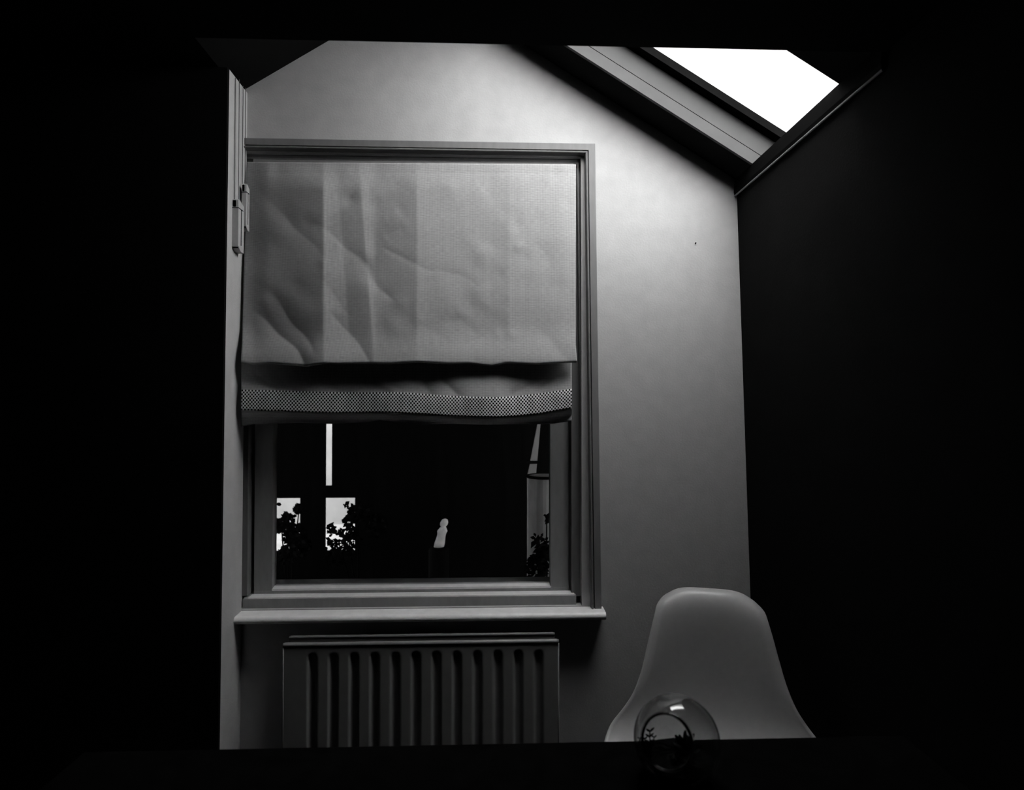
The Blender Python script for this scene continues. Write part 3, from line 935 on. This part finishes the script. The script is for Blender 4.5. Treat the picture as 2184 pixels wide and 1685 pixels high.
def shrub(name, label, cells, y0, y1, seed, leaf=0.05):
    """leafy shrub: foliage around given pixel blobs (u, v, radius px), a stem to the ground"""
    random.seed(seed)
    c0 = P(cells[0][0], cells[0][1], (y0 + y1) / 2)
    root = empty(name, (c0.x, c0.y, 0)); tag(root, label, 'shrub')
    V, F = [], []
    for (u, v, r, n) in cells:
        for _ in range(n):
            an = random.uniform(0, 2*math.pi); rr = r * math.sqrt(random.random())
            p = P(u + rr * math.cos(an), v + rr * math.sin(an), random.uniform(y0, y1))
            d = Vector((random.uniform(-1, 1), random.uniform(-0.6, 0.6), random.uniform(-1, 0.6))).normalized()
            w = d.cross(Vector((random.uniform(-.3, .3), 1, random.uniform(-.3, .3)))).normalized()
            L = leaf * random.uniform(0.7, 1.3); W = L * 0.28
            nrm = d.cross(w)
            i = len(V)
            V += [p - d*L*0.5, p + w*W - d*L*0.1, p + d*L*0.5 + nrm*L*0.1, p - w*W - d*L*0.1]
            F.append((i, i+1, i+2, i+3))
    fo = link('foliage', V, F, M_LEAF); fo['kind'] = 'stuff'; reparent_at(fo, root)
    for k, (u, v, r, n) in enumerate(cells[:3]):
        p = P(u, v, (y0 + y1) / 2)
        reparent_at(link('stem', *tube_vf([(c0.x + 0.03 * k, c0.y, 0), (c0.x + (p.x - c0.x) * 0.4, c0.y, p.z * 0.6), p], 0.008, 6, 0.003), M_LEAF), root)
    return root
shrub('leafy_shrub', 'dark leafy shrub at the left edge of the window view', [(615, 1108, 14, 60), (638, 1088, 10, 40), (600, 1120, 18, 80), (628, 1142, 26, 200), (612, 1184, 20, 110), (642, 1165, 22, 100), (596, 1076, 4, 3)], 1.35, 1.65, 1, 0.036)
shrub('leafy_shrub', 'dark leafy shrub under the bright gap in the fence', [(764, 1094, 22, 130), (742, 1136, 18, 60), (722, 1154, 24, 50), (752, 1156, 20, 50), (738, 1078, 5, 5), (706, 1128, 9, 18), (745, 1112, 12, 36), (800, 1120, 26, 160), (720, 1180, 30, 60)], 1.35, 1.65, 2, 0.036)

# pale water barrel with a dark hoop, tapering stake and curved stem at the right
YB3 = 0.95
bc = P(1162, 1100, YB3)
barrel = empty('water_barrel', (bc.x, bc.y, 0)); tag(barrel, 'pale barrel at the right edge of the window view', 'barrel')
bz = P(1150, 1014, YB3).z
br = bc.x - P(1127, 1100, YB3).x
V, F = tube_vf([(bc.x, bc.y, 0.0), (bc.x, bc.y, bz * 0.5), (bc.x, bc.y, bz)], br, 32)
reparent_at(link('body', V, F, M_PALE2, smooth=False), barrel)
ring = [(bc.x + (br + 0.003) * math.cos(2*math.pi*k/32), bc.y + (br + 0.003) * math.sin(2*math.pi*k/32), bz - 0.004) for k in range(33)]
reparent_at(link('hoop', *tube_vf(ring, 0.008, 6, caps=False), M_LEAF), barrel)
YS = 1.15
st0, st1 = P(1134, 1020, YS), P(1151, 890, YS)
stake = empty('garden_stake', (st0.x, st0.y, 0)); tag(stake, 'pale tapering stake behind the barrel', 'stake')
w0 = (P(1144, 1020, YS).x - P(1125, 1020, YS).x) / 2
poly = [(st0.x - w0, 0.0), (st0.x + w0 * 0.9, 0.0), (st0.x + w0 * 0.9, st0.z), (st1.x + 0.008, st1.z), (st1.x - 0.004, st1.z), (st0.x - w0, st0.z)]
reparent_at(link('post', *prism_vf(poly, 'y', YS, YS + 0.03), M_PALE2), stake)
zb1 = P(1134, 986, YS).z
reparent_at(box('tie', st0.x - w0 * 1.05, st0.x + w0 * 1.4, YS - 0.006, YS + 0.034, zb1 - 0.008, zb1 + 0.008, M_LEAF), stake)
shrub('leafy_shrub', 'sparse dark leaves in front of the pale barrel', [(1166, 1105, 10, 5), (1150, 1152, 16, 16), (1160, 1180, 18, 60), (1145, 1210, 25, 80)], 0.70, 0.78, 4, 0.035)

# pale statuette in the middle distance
YST = 1.55
sc = P(936, 1166, YST)
stt = empty('garden_statuette', (sc.x, sc.y, 0)); tag(stt, 'small pale garden statuette in the middle of the dark view', 'statuette')
def lathe(name, prof_, cx, cy, m, parent, n=20, lean=0.0, z0=0.0):
    V, F = [], []
    for (r, z) in prof_:
        for k in range(n):
            an = 2*math.pi*k/n
            V.append((cx + lean * (z - z0) + r*math.cos(an), cy + r*math.sin(an), z))
    for j in range(len(prof_) - 1):
        for k in range(n):
            F.append((j*n+k, j*n+(k+1) % n, (j+1)*n+(k+1) % n, (j+1)*n+k))
    F.append(tuple(range(n-1, -1, -1))); F.append(tuple(range((len(prof_)-1)*n, len(prof_)*n)))
    return reparent_at(link(name, V, F, m, smooth=True), parent)
k_ = 1.0 / FPX * (YST - CAM.y)
z0 = sc.z
lathe('figure', [(11*k_, z0), (11*k_, z0 + 8*k_), (9*k_, z0 + 22*k_), (9*k_, z0 + 27*k_), (11*k_, z0 + 33*k_), (7*k_, z0 + 40*k_), (5*k_, z0 + 42*k_),
                 (8*k_, z0 + 46*k_), (8.5*k_, z0 + 51*k_), (6*k_, z0 + 57*k_), (1*k_, z0 + 59*k_)], sc.x, sc.y, M_STONE, stt, lean=0.22, z0=z0)
lathe('pedestal', [(0.09, 0.0), (0.09, 0.05), (0.06, 0.08), (0.06, z0 - 0.02), (0.05, z0)], sc.x, sc.y, M_LEAF, stt)
